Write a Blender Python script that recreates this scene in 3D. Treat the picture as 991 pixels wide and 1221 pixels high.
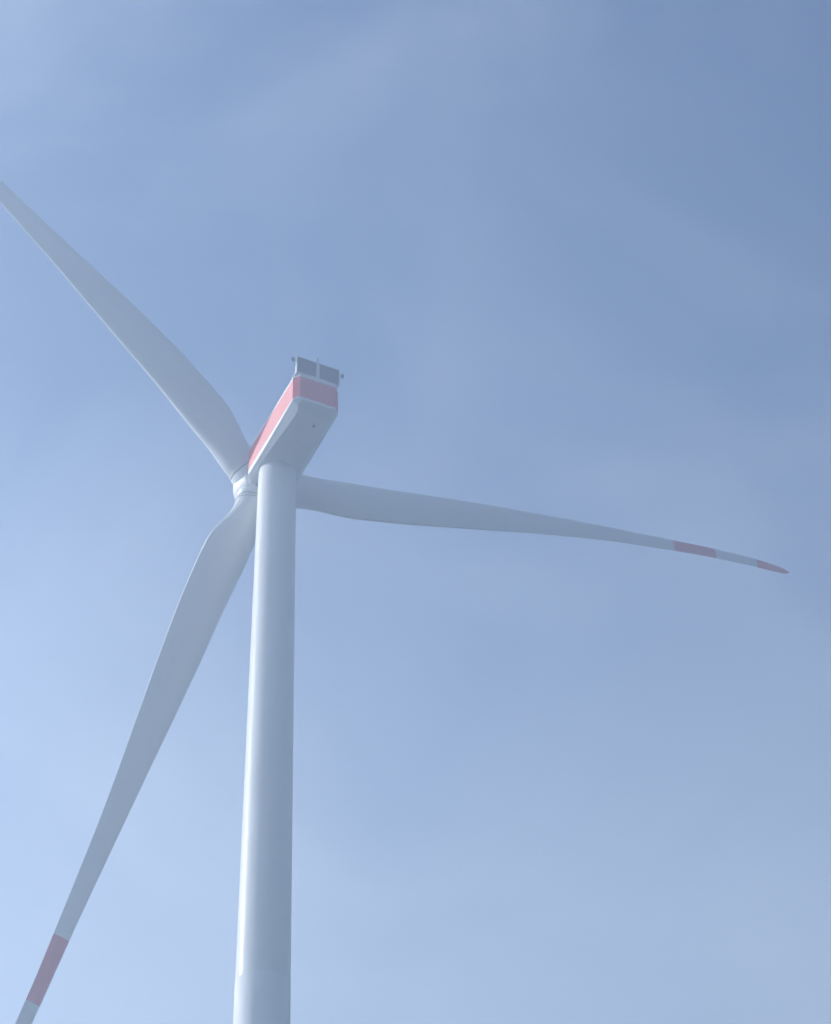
import bpy, bmesh, math, random
from mathutils import Vector, Matrix
random.seed(4)
rad = math.radians
for o in list(bpy.data.objects):
    bpy.data.objects.remove(o, do_unlink=True)
scene = bpy.context.scene

# ------------------------------------------------------------------ camera
CAM_D, CAM_Z = 172.458, 1.7
F, IW, IH = 2718.94, 991.0, 1221.0
PITCH, ROLL, HEAD = rad(42.934), rad(-0.973), rad(3.834)
cam_data = bpy.data.cameras.new('camera')
cam = bpy.data.objects.new('camera', cam_data)
scene.collection.objects.link(cam)
scene.camera = cam
fw = Vector((math.sin(HEAD)*math.cos(PITCH), math.cos(HEAD)*math.cos(PITCH), math.sin(PITCH)))
rt = fw.cross(Vector((0, 0, 1))).normalized()
up = rt.cross(fw)
rt2 = rt*math.cos(ROLL) + up*math.sin(ROLL)
up2 = -rt*math.sin(ROLL) + up*math.cos(ROLL)
M = Matrix((rt2, up2, -fw)).transposed().to_4x4()
M.translation = Vector((0, -CAM_D, CAM_Z))
cam.matrix_world = M
cam_data.sensor_fit = 'VERTICAL'
cam_data.sensor_height = 24.0
cam_data.lens = F/IH*24.0
cam_data.shift_x = 32.74/IH
cam_data.shift_y = 4.35/IH
cam_data.clip_start = 0.1
cam_data.clip_end = 20000

# ------------------------------------------------------------------ sky, sun, exposure
SUN_AZ = rad(286.5)          # clockwise from +Y
SUN_EL = rad(31.0)
world = bpy.data.worlds.new('World')
scene.world = world
world.use_nodes = True
nt = world.node_tree
nt.nodes.clear()
wo = nt.nodes.new('ShaderNodeOutputWorld')
bg = nt.nodes.new('ShaderNodeBackground')
sky = nt.nodes.new('ShaderNodeTexSky')
sky.sky_type = 'NISHITA'
sky.sun_disc = False
sky.sun_elevation = SUN_EL
sky.sun_rotation = SUN_AZ
sky.altitude = 300
sky.air_density = 1.0
sky.dust_density = 0.5
sky.ozone_density = 3.4
VEIL = 0.95
VEIL_COLOR = (4.8, 5.6, 6.8, 1)
# thin veil cloud, the same all round the sky
tc = nt.nodes.new('ShaderNodeTexCoord')
mp = nt.nodes.new('ShaderNodeMapping')
mp.inputs['Rotation'].default_value = (0.35, 0.2, 0.6)
mp.inputs['Scale'].default_value = (1.0, 1.5, 1.2)
n1 = nt.nodes.new('ShaderNodeTexNoise')
n1.inputs['Scale'].default_value = 5.5
n1.inputs['Detail'].default_value = 6
n1.inputs['Roughness'].default_value = 0.5
n1.inputs['Distortion'].default_value = 0.5
rp = nt.nodes.new('ShaderNodeMapRange')             # patches in the veil
rp.inputs['From Min'].default_value = 0.30
rp.inputs['From Max'].default_value = 0.70
rp.inputs['To Min'].default_value = -0.20
rp.inputs['To Max'].default_value = 0.20
sx = nt.nodes.new('ShaderNodeSeparateXYZ')
ev = nt.nodes.new('ShaderNodeMapRange')             # the veil thickens towards the horizon all round
ev.interpolation_type = 'SMOOTHSTEP'
ev.inputs['From Min'].default_value = 0.81
ev.inputs['From Max'].default_value = 0.35
ev.inputs['To Min'].default_value = 0.0
ev.inputs['To Max'].default_value = VEIL
ad = nt.nodes.new('ShaderNodeMath')
ad.operation = 'ADD'
ad.use_clamp = True
mx = nt.nodes.new('ShaderNodeMixRGB')
L = nt.links.new
L(tc.outputs['Generated'], mp.inputs['Vector'])
L(mp.outputs['Vector'], n1.inputs['Vector'])
L(n1.outputs['Fac'], rp.inputs['Value'])
L(tc.outputs['Generated'], sx.inputs['Vector'])
L(sx.outputs['Z'], ev.inputs['Value'])
L(ev.outputs['Result'], ad.inputs[0])
L(rp.outputs['Result'], ad.inputs[1])
L(ad.outputs['Value'], mx.inputs['Fac'])
L(sky.outputs['Color'], mx.inputs['Color1'])
# thin cloud scatters forwards: the veil is brighter on the sun's side
vd = nt.nodes.new('ShaderNodeVectorMath')
vd.operation = 'DOT_PRODUCT'
vd.inputs[1].default_value = (math.sin(SUN_AZ)*math.cos(SUN_EL), math.cos(SUN_AZ)*math.cos(SUN_EL), math.sin(SUN_EL))
sb = nt.nodes.new('ShaderNodeMath')
sb.operation = 'SUBTRACT'
sb.inputs[0].default_value = 1.25
pw = nt.nodes.new('ShaderNodeMath')
pw.operation = 'POWER'
pw.inputs[1].default_value = -0.75
sc = nt.nodes.new('ShaderNodeMath')
sc.operation = 'MULTIPLY'
sc.inputs[1].default_value = 0.86
vm = nt.nodes.new('ShaderNodeVectorMath')
vm.operation = 'SCALE'
vm.inputs[0].default_value = VEIL_COLOR[:3]
L(tc.outputs['Generated'], vd.inputs[0])
L(vd.outputs['Value'], sb.inputs[1])
L(sb.outputs['Value'], pw.inputs[0])
L(pw.outputs['Value'], sc.inputs[0])
L(sc.outputs['Value'], vm.inputs['Scale'])
L(vm.outputs['Vector'], mx.inputs['Color2'])
L(mx.outputs['Color'], bg.inputs['Color'])
bg.inputs['Strength'].default_value = 0.104
L(bg.outputs['Background'], wo.inputs['Surface'])

sun_data = bpy.data.lights.new('sun', 'SUN')
sun_data.energy = 4.3
sun_data.angle = rad(0.53)
sun_data.color = (1.0, 0.97, 0.93)
sun = bpy.data.objects.new('sun', sun_data)
scene.collection.objects.link(sun)
sdir = Vector((math.sin(SUN_AZ)*math.cos(SUN_EL), math.cos(SUN_AZ)*math.cos(SUN_EL), math.sin(SUN_EL)))
sun.rotation_euler = sdir.to_track_quat('Z', 'Y').to_euler()
sun.location = sdir*600

vs = scene.view_settings
vs.view_transform = 'Standard'
vs.look = 'None'
vs.exposure = 0.45
vs.gamma = 1.0
vs.use_curve_mapping = False
scene.render.engine = 'CYCLES'
scene.cycles.volume_bounces = 2
scene.cycles.max_bounces = 8
scene.cycles.use_denoising = True

# ------------------------------------------------------------------ materials
def principled(name):
    m = bpy.data.materials.new(name)
    m.use_nodes = True
    b = m.node_tree.nodes['Principled BSDF']
    return m, m.node_tree, b

def paint(name, col, dirt, rough=0.34, coat=0.0, scale=0.25, stretch=(1, 1, 1), amount=0.5, bump=0.0):
    """Painted surface with weather streaks and faint mottling in object space."""
    m, t, b = principled(name)
    co = t.nodes.new('ShaderNodeTexCoord')
    ma = t.nodes.new('ShaderNodeMapping')
    ma.inputs['Scale'].default_value = stretch
    na = t.nodes.new('ShaderNodeTexNoise')
    na.inputs['Scale'].default_value = scale
    na.inputs['Detail'].default_value = 8
    na.inputs['Roughness'].default_value = 0.62
    ra = t.nodes.new('ShaderNodeMapRange')
    ra.inputs['From Min'].default_value = 0.45
    ra.inputs['From Max'].default_value = 0.75
    ra.inputs['To Max'].default_value = amount
    mi = t.nodes.new('ShaderNodeMixRGB')
    mi.inputs['Color1'].default_value = (*col, 1)
    mi.inputs['Color2'].default_value = (*dirt, 1)
    t.links.new(co.outputs['Object'], ma.inputs['Vector'])
    t.links.new(ma.outputs['Vector'], na.inputs['Vector'])
    t.links.new(na.outputs['Fac'], ra.inputs['Value'])
    t.links.new(ra.outputs['Result'], mi.inputs['Fac'])
    t.links.new(mi.outputs['Color'], b.inputs['Base Color'])
    b.inputs['Roughness'].default_value = rough
    rr_ = t.nodes.new('ShaderNodeMapRange')
    rr_.inputs['To Min'].default_value = rough*0.9
    rr_.inputs['To Max'].default_value = rough*1.25
    t.links.new(na.outputs['Fac'], rr_.inputs['Value'])
    t.links.new(rr_.outputs['Result'], b.inputs['Roughness'])
    if coat:
        b.inputs['Coat Weight'].default_value = coat
        b.inputs['Coat Roughness'].default_value = 0.07
        b.inputs['Specular IOR Level'].default_value = 0.15
    if bump:
        bu = t.nodes.new('ShaderNodeBump')
        bu.inputs['Strength'].default_value = bump
        bu.inputs['Distance'].default_value = 0.02
        t.links.new(na.outputs['Fac'], bu.inputs['Height'])
        t.links.new(bu.outputs['Normal'], b.inputs['Normal'])
    return m

M_STEEL = paint('tower_steel_paint', (0.71, 0.70, 0.675), (0.62, 0.61, 0.59), 0.42, 0.20, 0.35, (1.6, 1.6, 0.12), 0.45)
M_CONC = paint('tower_concrete', (0.74, 0.74, 0.73), (0.64, 0.64, 0.63), 0.62, 0.0, 0.6, (1.4, 1.4, 0.25), 0.6, 0.3)
M_BLADE = paint('blade_gelcoat', (0.635, 0.625, 0.595), (0.52, 0.51, 0.485), 0.34, 0.0, 0.30, (0.35, 2.2, 2.2), 0.40)
M_NAC = paint('nacelle_shell', (0.68, 0.67, 0.635), (0.54, 0.53, 0.505), 0.40, 0.0, 0.8, (1, 1, 0.5), 0.45)
M_RED = paint('signal_red_paint', (0.63, 0.036, 0.018), (0.55, 0.046, 0.028), 0.45, 0.0, 0.7, (1, 1, 0.5), 0.6)
M_DARK = paint('dark_metal', (0.06, 0.065, 0.07), (0.10, 0.10, 0.10), 0.5, 0.0, 3.0)
M_MESH = paint('radiator_core', (0.045, 0.05, 0.055), (0.07, 0.075, 0.08), 0.6, 0.0, 6.0, (1, 1, 0.1), 0.8)
M_GAP = paint('rubber_seal', (0.12, 0.12, 0.125), (0.08, 0.08, 0.08), 0.8, 0.0, 3.0)

# ------------------------------------------------------------------ helpers
def mesh_obj(name, bm, mat, parent=None, smooth=True, angle=35):
    me = bpy.data.meshes.new(name)
    bmesh.ops.recalc_face_normals(bm, faces=bm.faces)
    bm.to_mesh(me)
    bm.free()
    me.materials.append(mat)
    o = bpy.data.objects.new(name, me)
    scene.collection.objects.link(o)
    if parent is not None:
        o.parent = parent
    if smooth:
        me.shade_smooth()
        try:
            me.set_sharp_from_angle(angle=rad(angle))
        except Exception:
            pass
    return o

def loft(bm, rings, cap0=True, cap1=True, closed=True):
    vr = [[bm.verts.new(p) for p in r] for r in rings]
    n = len(rings[0])
    for a, b in zip(vr[:-1], vr[1:]):
        for i in range(n if closed else n-1):
            j = (i+1) % n
            bm.faces.new((a[i], a[j], b[j], b[i]))
    if cap0:
        bm.faces.new(vr[0])
    if cap1:
        bm.faces.new(vr[-1])
    return vr

def box(bm, c, s, bev=0.0):
    g = bmesh.ops.create_cube(bm, size=1.0)
    for v in g['verts']:
        v.co = Vector((v.co.x*s[0]+c[0], v.co.y*s[1]+c[1], v.co.z*s[2]+c[2]))
    if bev:
        es = list({e for v in g['verts'] for e in v.link_edges})
        bmesh.ops.bevel(bm, geom=es, offset=bev, segments=2, affect='EDGES')

def tube(bm, p0, p1, r0, r1=None, n=24):
    r1 = r0 if r1 is None else r1
    p0, p1 = Vector(p0), Vector(p1)
    d = (p1-p0).normalized()
    u = d.orthogonal().normalized()
    w = d.cross(u)
    rg = lambda p, r: [p+(u*math.cos(2*math.pi*i/n)+w*math.sin(2*math.pi*i/n))*r for i in range(n)]
    loft(bm, [rg(p0, r0), rg(p1, r1)])

def interp(x, xs, ys):
    if x <= xs[0]:
        return ys[0]
    for i in range(len(xs)-1):
        if x <= xs[i+1]:
            t = (x-xs[i])/(xs[i+1]-xs[i])
            return ys[i]*(1-t)+ys[i+1]*t
    return ys[-1]

def spline(x, xs, ys):
    """Monotone-ish cubic Hermite through the knots."""
    n = len(xs)
    if x <= xs[0]:
        return ys[0]
    if x >= xs[-1]:
        return ys[-1]
    i = max(k for k in range(n-1) if x >= xs[k])
    sl = lambda k: (ys[k+1]-ys[k])/(xs[k+1]-xs[k])
    def m(k):
        if k == 0:
            return sl(0)
        if k == n-1:
            return sl(n-2)
        a, b = sl(k-1), sl(k)
        return 0.0 if a*b <= 0 else 2*a*b/(a+b)
    h = xs[i+1]-xs[i]
    t = (x-xs[i])/h
    return ((2*t**3-3*t*t+1)*ys[i] + (t**3-2*t*t+t)*h*m(i)
            + (-2*t**3+3*t*t)*ys[i+1] + (t**3-t*t)*h*m(i+1))

# ------------------------------------------------------------------ ground
def height(x, y):
    d = math.hypot(x, y)
    k = min(1.0, max(0.0, (d-260)/900))
    return k*(9*math.sin(x*0.0031+0.6)*math.cos(y*0.0027) + 5*math.sin(x*0.0083+y*0.006))

bm = bmesh.new()
NX, GR = 90, 3000.0
grid = [[bm.verts.new((gx, gy, height(gx, gy))) for gx in [GR*math.copysign(abs(2*i/NX-1)**1.6, 2*i/NX-1) for i in range(NX+1)]]
        for gy in [GR*math.copysign(abs(2*j/NX-1)**1.6, 2*j/NX-1) for j in range(NX+1)]]
for j in range(NX):
    for i in range(NX):
        bm.faces.new((grid[j][i], grid[j][i+1], grid[j+1][i+1], grid[j+1][i]))
m, t, b = principled('meadow')
co = t.nodes.new('ShaderNodeTexCoord')
na = t.nodes.new('ShaderNodeTexNoise')
na.inputs['Scale'].default_value = 0.02
na.inputs['Detail'].default_value = 12
nb = t.nodes.new('ShaderNodeTexNoise')
nb.inputs['Scale'].default_value = 3.0
nb.inputs['Detail'].default_value = 8
cr = t.nodes.new('ShaderNodeValToRGB')
cr.color_ramp.elements[0].position = 0.35
cr.color_ramp.elements[0].color = (0.05, 0.065, 0.03, 1)
cr.color_ramp.elements[1].position = 0.68
cr.color_ramp.elements[1].color = (0.10, 0.09, 0.05, 1)
mi = t.nodes.new('ShaderNodeMixRGB')
mi.blend_type = 'OVERLAY'
mi.inputs['Fac'].default_value = 0.6
bu = t.nodes.new('ShaderNodeBump')
bu.inputs['Strength'].default_value = 0.6
t.links.new(co.outputs['Object'], na.inputs['Vector'])
t.links.new(co.outputs['Object'], nb.inputs['Vector'])
t.links.new(na.outputs['Fac'], cr.inputs['Fac'])
t.links.new(cr.outputs['Color'], mi.inputs['Color1'])
t.links.new(nb.outputs['Color'], mi.inputs['Color2'])
t.links.new(mi.outputs['Color'], b.inputs['Base Color'])
t.links.new(nb.outputs['Fac'], bu.inputs['Height'])
t.links.new(bu.outputs['Normal'], b.inputs['Normal'])
b.inputs['Roughness'].default_value = 0.95
ground = mesh_obj('ground', bm, m)
ground['kind'] = 'structure'

# ------------------------------------------------------------------ wind turbine
HUB_Z = 169.733
turbine = bpy.data.objects.new('wind_turbine', None)
scene.collection.objects.link(turbine)
turbine['label'] = 'tall white wind turbine with red nacelle stripe and red banded blade tips'
turbine['category'] = 'wind turbine'

PSI, TILT = rad(-22.429), rad(6.776)
H_ = Vector((math.sin(PSI), math.cos(PSI), 0))       # towards the rotor
S_ = Vector((math.cos(PSI), -math.sin(PSI), 0))
A_ = H_*math.cos(TILT) + Vector((0, 0, math.sin(TILT)))
E2 = S_.cross(A_)
if E2.z < 0:
    E2 = -E2
HUB = H_*4.311 + Vector((0, 0, HUB_Z))

# ---- tower
ZT_BOT = -1.55                                       # underside of the nacelle, from hub height
TOP_Z = HUB_Z + ZT_BOT
JOINT_Z = 106.6                                      # steel above, concrete below
def tower_r(z):
    return 1.965 + 0.0071*(HUB_Z-z)

def ring(z, r, n=128):
    return [(r*math.cos(2*math.pi*i/n), r*math.sin(2*math.pi*i/n), z) for i in range(n)]

tower = None
cuts = [JOINT_Z, 127.0, 147.0, TOP_Z-0.35]
for z0, z1 in zip(cuts[:-1], cuts[1:]):
    bm = bmesh.new()
    zs = [z0+0.012, z0+0.02] + [z0+(z1-z0)*k/8 for k in range(1, 8)] + [z1-0.02, z1-0.012]
    rs = [tower_r(z) for z in zs]
    rs[0] -= 0.006
    rs[-1] -= 0.006
    loft(bm, [ring(z, r) for z, r in zip(zs, rs)], True, True)
    if tower is None:
        tower = mesh_obj('tower', bm, M_STEEL, turbine)
        tower['label'] = 'tapering round white tower, glossy steel above matte concrete'
    else:
        mesh_obj('steel_section', bm, M_STEEL, tower)
for zc in cuts[:-1]:
    bm = bmesh.new()
    loft(bm, [ring(z, tower_r(z)-0.012) for z in (zc-0.2, zc+0.2)], False, False)
    mesh_obj('flange_seam', bm, M_CONC, tower)
# concrete shaft of stacked rings
nseg = 28
hseg = (JOINT_Z-0.0)/nseg
for k in range(nseg):
    z0, z1 = k*hseg, (k+1)*hseg
    bm = bmesh.new()
    zs = [z0+0.004, z0+0.016, (z0+z1)/2, z1-0.016, z1-0.004]
    zs[0] = z0 if k else -0.6
    rs = [tower_r(z)+0.006 for z in zs]
    rs[0] -= 0.012
    rs[-1] -= 0.012
    loft(bm, [ring(z, r, 96) for z, r in zip(zs, rs)], k == 0, k == nseg-1)
    mesh_obj('concrete_ring', bm, M_CONC, tower, angle=8)
# yaw bearing collar between tower top and nacelle floor
bm = bmesh.new()
tr = tower_r(TOP_Z)
loft(bm, [ring(z, r) for z, r in ((TOP_Z-0.36, tr-0.02), (TOP_Z-0.02, tr-0.02), (TOP_Z-0.02, tr+0.05), (TOP_Z+0.12, tr+0.05))], False, False)
mesh_obj('yaw_collar', bm, M_STEEL, tower)

# ---- nacelle.  local frame: x to the rear, y to the right of the rotor axis, z up from hub height
NM = Matrix((-H_, S_, Vector((0, 0, 1)))).transposed()
def N(x, y, z):
    v = NM @ Vector((x, y, z))
    v.z += HUB_Z
    return v
XR, XF, HW = 10.27, -2.62, 2.54
Z_RT, Z_RB = 2.5, -0.41                 # red band
def hw(x):
    if x > XR-0.62:
        return HW - 0.55*((x-XR+0.62)/0.62)
    if x < XF+0.9:
        t = (XF+0.9-x)/0.9
        return HW - 0.75*(1-math.sqrt(max(0, 1-t*t)))
    return HW
def zbot(x):
    if x > XR-1.1:
        return ZT_BOT + 0.72*((x-XR+1.1)/1.1)
    return ZT_BOT
def zwhite(x):                          # lower edge of the bright side strip
    return interp(x, [XF, XF+6, XR-1.1, XR], [-1.30, -1.10, -0.72, -0.62])
def section(x):
    w = hw(x)
    zb, zw = zbot(x), max(zwhite(x), zbot(x)+0.06)
    d = min(0.80, (zw-zb)*1.0+0.05)
    half = [(w, Z_RT+0.20), (w, Z_RT), (w, Z_RB), (w, zw), (w-d, zb), (0.0, zb)]
    roof = [(0.0, Z_RT+0.62), (w*0.5, Z_RT+0.60), (w*0.8, Z_RT+0.52), (w-0.12, Z_RT+0.38)]
    right = roof+half
    left = [(-y, z) for y, z in reversed(right[1:-1])]
    return [N(x, y, z) for y, z in right+left]
bm = bmesh.new()
xs = [XF+0.9*k/6 for k in range(7)] + [XF+0.9+(XR-1.1-XF-0.9)*k/8 for k in range(1, 9)] + [XR-0.85, XR-0.62, XR-0.3, XR-0.03, XR]
xs = sorted(set(round(v, 4) for v in xs))
loft(bm, [section(x) for x in xs])
nacelle = mesh_obj('nacelle', bm, M_NAC, turbine, angle=22)
nacelle['label'] = 'box-shaped white nacelle with a red stripe around sides and rear'

def strip(path, z0, z1, out=0.015):
    """Thin raised panel that follows a plan path on the nacelle wall."""
    bm_ = bmesh.new()
    rows = []
    for (x, y, nx, ny) in path:
        rows.append([N(x+nx*out, y+ny*out, z0), N(x+nx*out, y+ny*out, z1), N(x-nx*0.05, y-ny*0.05, z1), N(x-nx*0.05, y-ny*0.05, z0)])
    loft(bm_, rows)
    return bm_
side = [x for x in xs if x <= XR-0.62]
for sgn in (-1, 1):
    path = []
    for k, x in enumerate(side):
        a = side[max(0, k-1)]
        c = side[min(len(side)-1, k+1)]
        nx, ny = -(hw(c)-hw(a)), (c-a)
        ln = math.hypot(nx, ny)
        path.append((x, sgn*hw(x), nx/ln, sgn*ny/ln))
    o = mesh_obj('red_side_panel', strip(path, Z_RB, Z_RT-0.16), M_RED, nacelle)
cy = HW-0.55
q_ = math.sqrt(0.5)
pr = [(XR-0.615, -HW, 0.35, -0.94), (XR, -cy, 0.94, -0.35), (XR, cy, 0.94, 0.35), (XR-0.615, HW, 0.35, 0.94)]
mesh_obj('red_rear_panel', strip(pr, Z_RB-0.02, Z_RT), M_RED, nacelle, angle=15)
# service hatch in the floor
def nbox(name, c, s, mat, parent, bev=0.0):
    b_ = bmesh.new()
    box(b_, (0, 0, 0), s, bev)
    for v in b_.verts:
        v.co = N(v.co.x+c[0], v.co.y+c[1], v.co.z+c[2])
    return mesh_obj(name, b_, mat, parent)
nbox('hatch', (7.95, 0.60, ZT_BOT-0.02), (0.34, 0.28, 0.06), M_GAP, nacelle, 0.02)
nbox('hatch_frame', (7.95, 0.60, ZT_BOT+0.0), (0.62, 0.52, 0.05), M_NAC, nacelle, 0.01)

# ---- cooler on the roof at the tail
cool = bpy.data.objects.new('roof_cooler', None)
scene.collection.objects.link(cool)
cool.parent = turbine
CX, CW = XR-0.14, 2.40
CZ0, CZ1 = Z_RT+0.42, Z_RT+2.85
for sgn in (-1, 1):
    nbox('radiator_panel', (CX+0.02, sgn*(CW*0.5+0.09), (CZ0+CZ1)/2+0.06), (0.22, CW-0.26, CZ1-CZ0-0.22), M_MESH, cool)
    nbox('frame_post', (CX, sgn*(CW+0.0), (CZ0+CZ1)/2), (0.34, 0.10, CZ1-CZ0), M_NAC, cool, 0.015)
    nbox('brace', (CX-0.75, sgn*(CW-0.1), CZ0+0.55), (1.4, 0.07, 0.07), M_NAC, cool)
    nbox('light_arm', (CX+0.05, sgn*(CW+0.20), CZ1-0.62), (0.07, 0.34, 0.07), M_DARK, cool)
    b_ = bmesh.new()
    tube(b_, N(CX+0.05, sgn*(CW+0.42), CZ1-0.82), N(CX+0.05, sgn*(CW+0.42), CZ1-0.42), 0.17, 0.15, 20)
    lamp = mesh_obj('warning_light', b_, M_DARK, cool)
nbox('frame_post', (CX, 0, (CZ0+CZ1)/2), (0.30, 0.30, CZ1-CZ0-0.02), M_NAC, cool, 0.015)
nbox('top_rail', (CX, 0, CZ1-0.025), (0.32, CW*2-0.11, 0.07), M_NAC, cool, 0.01)
nbox('bottom_rail', (CX, 0, CZ0+0.05), (0.30, CW*2-0.11, 0.16), M_NAC, cool, 0.01)
b_ = bmesh.new()
tube(b_, N(CX, 0.0, CZ1), N(CX, 0.0, CZ1+0.55), 0.03, 0.025, 10)
tube(b_, N(CX, 0.0, CZ1+0.55), N(CX, 0.0, CZ1+0.75), 0.09, 0.08, 12)
mesh_obj('wind_sensor', b_, M_DARK, cool)
# louvre fins in front of the radiator cores
for sgn in (-1, 1):
    b_ = bmesh.new()
    zc = CZ0+0.3
    while zc < CZ1-0.12:
        box(b_, (CX+0.145, sgn*(CW*0.5+0.09), zc), (0.03, CW-0.28, 0.035))
        zc += 0.12
    for v in b_.verts:
        v.co = N(*v.co)
    fins = mesh_obj('fin_grille', b_, M_DARK, cool, smooth=False)
    fins['kind'] = 'stuff'

# ---- hub
def hub_pt(s, r, ang):
    return HUB + A_*s + (S_*math.cos(ang)+E2*math.sin(ang))*r
def revolve(bm_, prof, n=72, cap0=True, cap1=True):
    loft(bm_, [[hub_pt(s, r, 2*math.pi*i/n) for i in range(n)] for s, r in prof], cap0, cap1)
bm = bmesh.new()
revolve(bm, [(-1.55, 1.9), (-1.55, 2.28), (-1.50, 2.36), (-1.2, 2.46), (-0.6, 2.66), (0, 2.80), (0.6, 2.88), (1.1, 2.84), (1.6, 2.64),
             (2.1, 2.26), (2.5, 1.80), (2.85, 1.16), (3.05, 0.55), (3.1, 0.04)])
hub = mesh_obj('hub', bm, M_NAC, turbine, angle=40)
hub['label'] = 'rounded white rotor hub at the front of the nacelle'
bm = bmesh.new()
revolve(bm, [(-2.4, 1.9), (-1.5, 1.9)])
mesh_obj('shaft_seal', bm, M_GAP, hub)

# ---- blades
R_TIP = 75.0
RK = [1.8, 3.8, 5.4, 7.0, 10.0, 13.0, 17.0, 22.0, 28.0, 36.0, 45.0, 55.0, 62.0, 68.0, 72.0, 74.2, 74.9]
LEK = [1.95, 1.95, 1.85, 1.74, 1.74, 1.66, 1.53, 1.49, 1.35, 1.10, 0.85, 0.62, 0.55, 0.44, 0.14, -0.20, -0.45]
TEK = [1.95, 1.96, 2.22, 2.68, 3.28, 3.34, 3.29, 3.03, 2.62, 1.97, 1.40, 1.06, 0.89, 0.90, 0.98, 0.93, 0.60]
BK, BV = [0, 10, 20, 40, 75], [4.0, 12.2, 11.95, 6.58, 1.47]
THK_R, THK_V = [3.6, 5.4, 8, 12, 20, 35, 50, 75], [1.0, 0.82, 0.56, 0.38, 0.29, 0.23, 0.19, 0.16]
CIR_R, CIR_V = [3.6, 6, 11], [1.0, 0.6, 0.0]
D1, D2, D3 = 5.54, 12.27, 18.97
NPT = 48
def blade_ring(r, th):
    le, te = spline(r, RK, LEK), spline(r, RK, TEK)
    ch = le+te
    b_ = rad(spline(r, BK, BV))
    tk, ci = interp(r, THK_R, THK_V), interp(r, CIR_R, CIR_V)
    bend = 4.54*(r/R_TIP)**1.958 + 0.0332*r
    sag = 1.63*math.cos(th)*(r/R_TIP)**2.5
    fb = interp(r, [5, 8, 20, 32, 50], [0.04, 0.17, 0.13, 0.04, 0.012])/(ch*tk)   # blunt trailing edge inboard
    pts = []
    for i in range(NPT):
        ph = 2*math.pi*i/NPT
        x = (1+math.cos(ph))/2                       # 0 leading, 1 trailing
        y_n = 5*(0.2969*math.sqrt(x)-0.126*x-0.3516*x*x+0.2843*x**3-0.1015*x**4) + fb*x
        y_n *= 1 if math.sin(ph) >= 0 else -1
        y = tk*(ci*0.5*math.sin(ph) + (1-ci)*y_n)
        camber = (1-ci)*0.045*4*x*(1-x)
        t_ = le-ch*x
        n_ = -(y+camber)*ch                          # suction side faces downwind
        pts.append(Vector((r, t_*math.cos(b_)-n_*math.sin(b_)-sag, t_*math.sin(b_)+n_*math.cos(b_)+bend)))
    return pts

def blade_piece(name, r0, r1, th, mat, parent, mw, cap0=False, cap1=False, shrink=0.0):
    n = max(3, int((r1-r0)/0.7))
    rs = [r0+(r1-r0)*k/n for k in range(n+1)]
    bm_ = bmesh.new()
    loft(bm_, [blade_ring(r, th) for r in rs], cap0, cap1)
    o = mesh_obj(name, bm_, mat, parent, angle=70)
    return o

which = {0: 'blade reaching right behind the tower, with red bands at its tip',
         1: 'blade rising to the upper left out of frame',
         2: 'blade hanging down to the lower left, with a red band near its end'}
for k in range(3):
    th = rad(15.635+120*k)
    er = S_*math.cos(th)+E2*math.sin(th)
    et = -S_*math.sin(th)+E2*math.cos(th)
    mw = Matrix((er, et, A_)).transposed().to_4x4()
    mw.translation = HUB
    bl = blade_piece('blade', 1.2, R_TIP-D3, th, M_BLADE, turbine, mw, True, False)
    bl.matrix_local = mw
    bl['label'] = which[k]
    blade_piece('red_band', R_TIP-D3, R_TIP-D2, th, M_RED, bl, mw)
    blade_piece('white_band', R_TIP-D2, R_TIP-D1, th, M_BLADE, bl, mw)
    blade_piece('red_tip', R_TIP-D1, R_TIP-0.05, th, M_RED, bl, mw, False, True)
    # root collar and the hub socket it sits in
    bm = bmesh.new()
    n = 72
    cz = 0.0332*3
    loft(bm, [[(x, r*math.cos(2*math.pi*i/n), r*math.sin(2*math.pi*i/n)+cz) for i in range(n)]
              for x, r in ((2.72, 1.96), (2.72, 2.03), (2.76, 2.06), (2.94, 2.06), (2.98, 2.03), (2.98, 1.94))], False, False)
    mesh_obj('root_collar', bm, M_NAC, bl)
    bm = bmesh.new()
    loft(bm, [[(x, r*math.cos(2*math.pi*i/n), r*math.sin(2*math.pi*i/n)+cz) for i in range(n)]
              for x, r in ((1.0, 2.12), (2.54, 2.12), (2.60, 2.08), (2.60, 1.80))], False, False)
    so = mesh_obj('blade_socket', bm, M_NAC, hub)
    so.matrix_local = mw
    bm = bmesh.new()
    loft(bm, [[(x, 1.97*math.cos(2*math.pi*i/n), 1.97*math.sin(2*math.pi*i/n)+cz) for i in range(n)] for x in (2.54, 2.76)], False, False)
    mesh_obj('root_seal', bm, M_GAP, bl)

# ------------------------------------------------------------------ haze
bm = bmesh.new()
zt, zb_ = 245.0, -16.0
box(bm, (0, 0, (zt+zb_)/2), (2*GR+60, 2*GR+60, zt-zb_))
hm = bpy.data.materials.new('thin_mist')
hm.use_nodes = True
t = hm.node_tree
t.nodes.clear()
out = t.nodes.new('ShaderNodeOutputMaterial')
pv = t.nodes.new('ShaderNodeVolumePrincipled')
pv.inputs['Color'].default_value = (0.78, 0.88, 1.0, 1)
pv.inputs['Density'].default_value = 0.00255
pv.inputs['Anisotropy'].default_value = 0.80
t.links.new(pv.outputs['Volume'], out.inputs['Volume'])
haze = mesh_obj('haze', bm, hm, smooth=False)
haze['kind'] = 'stuff'
haze['label'] = 'thin pale mist drifting around the wind turbine'
haze['category'] = 'mist'
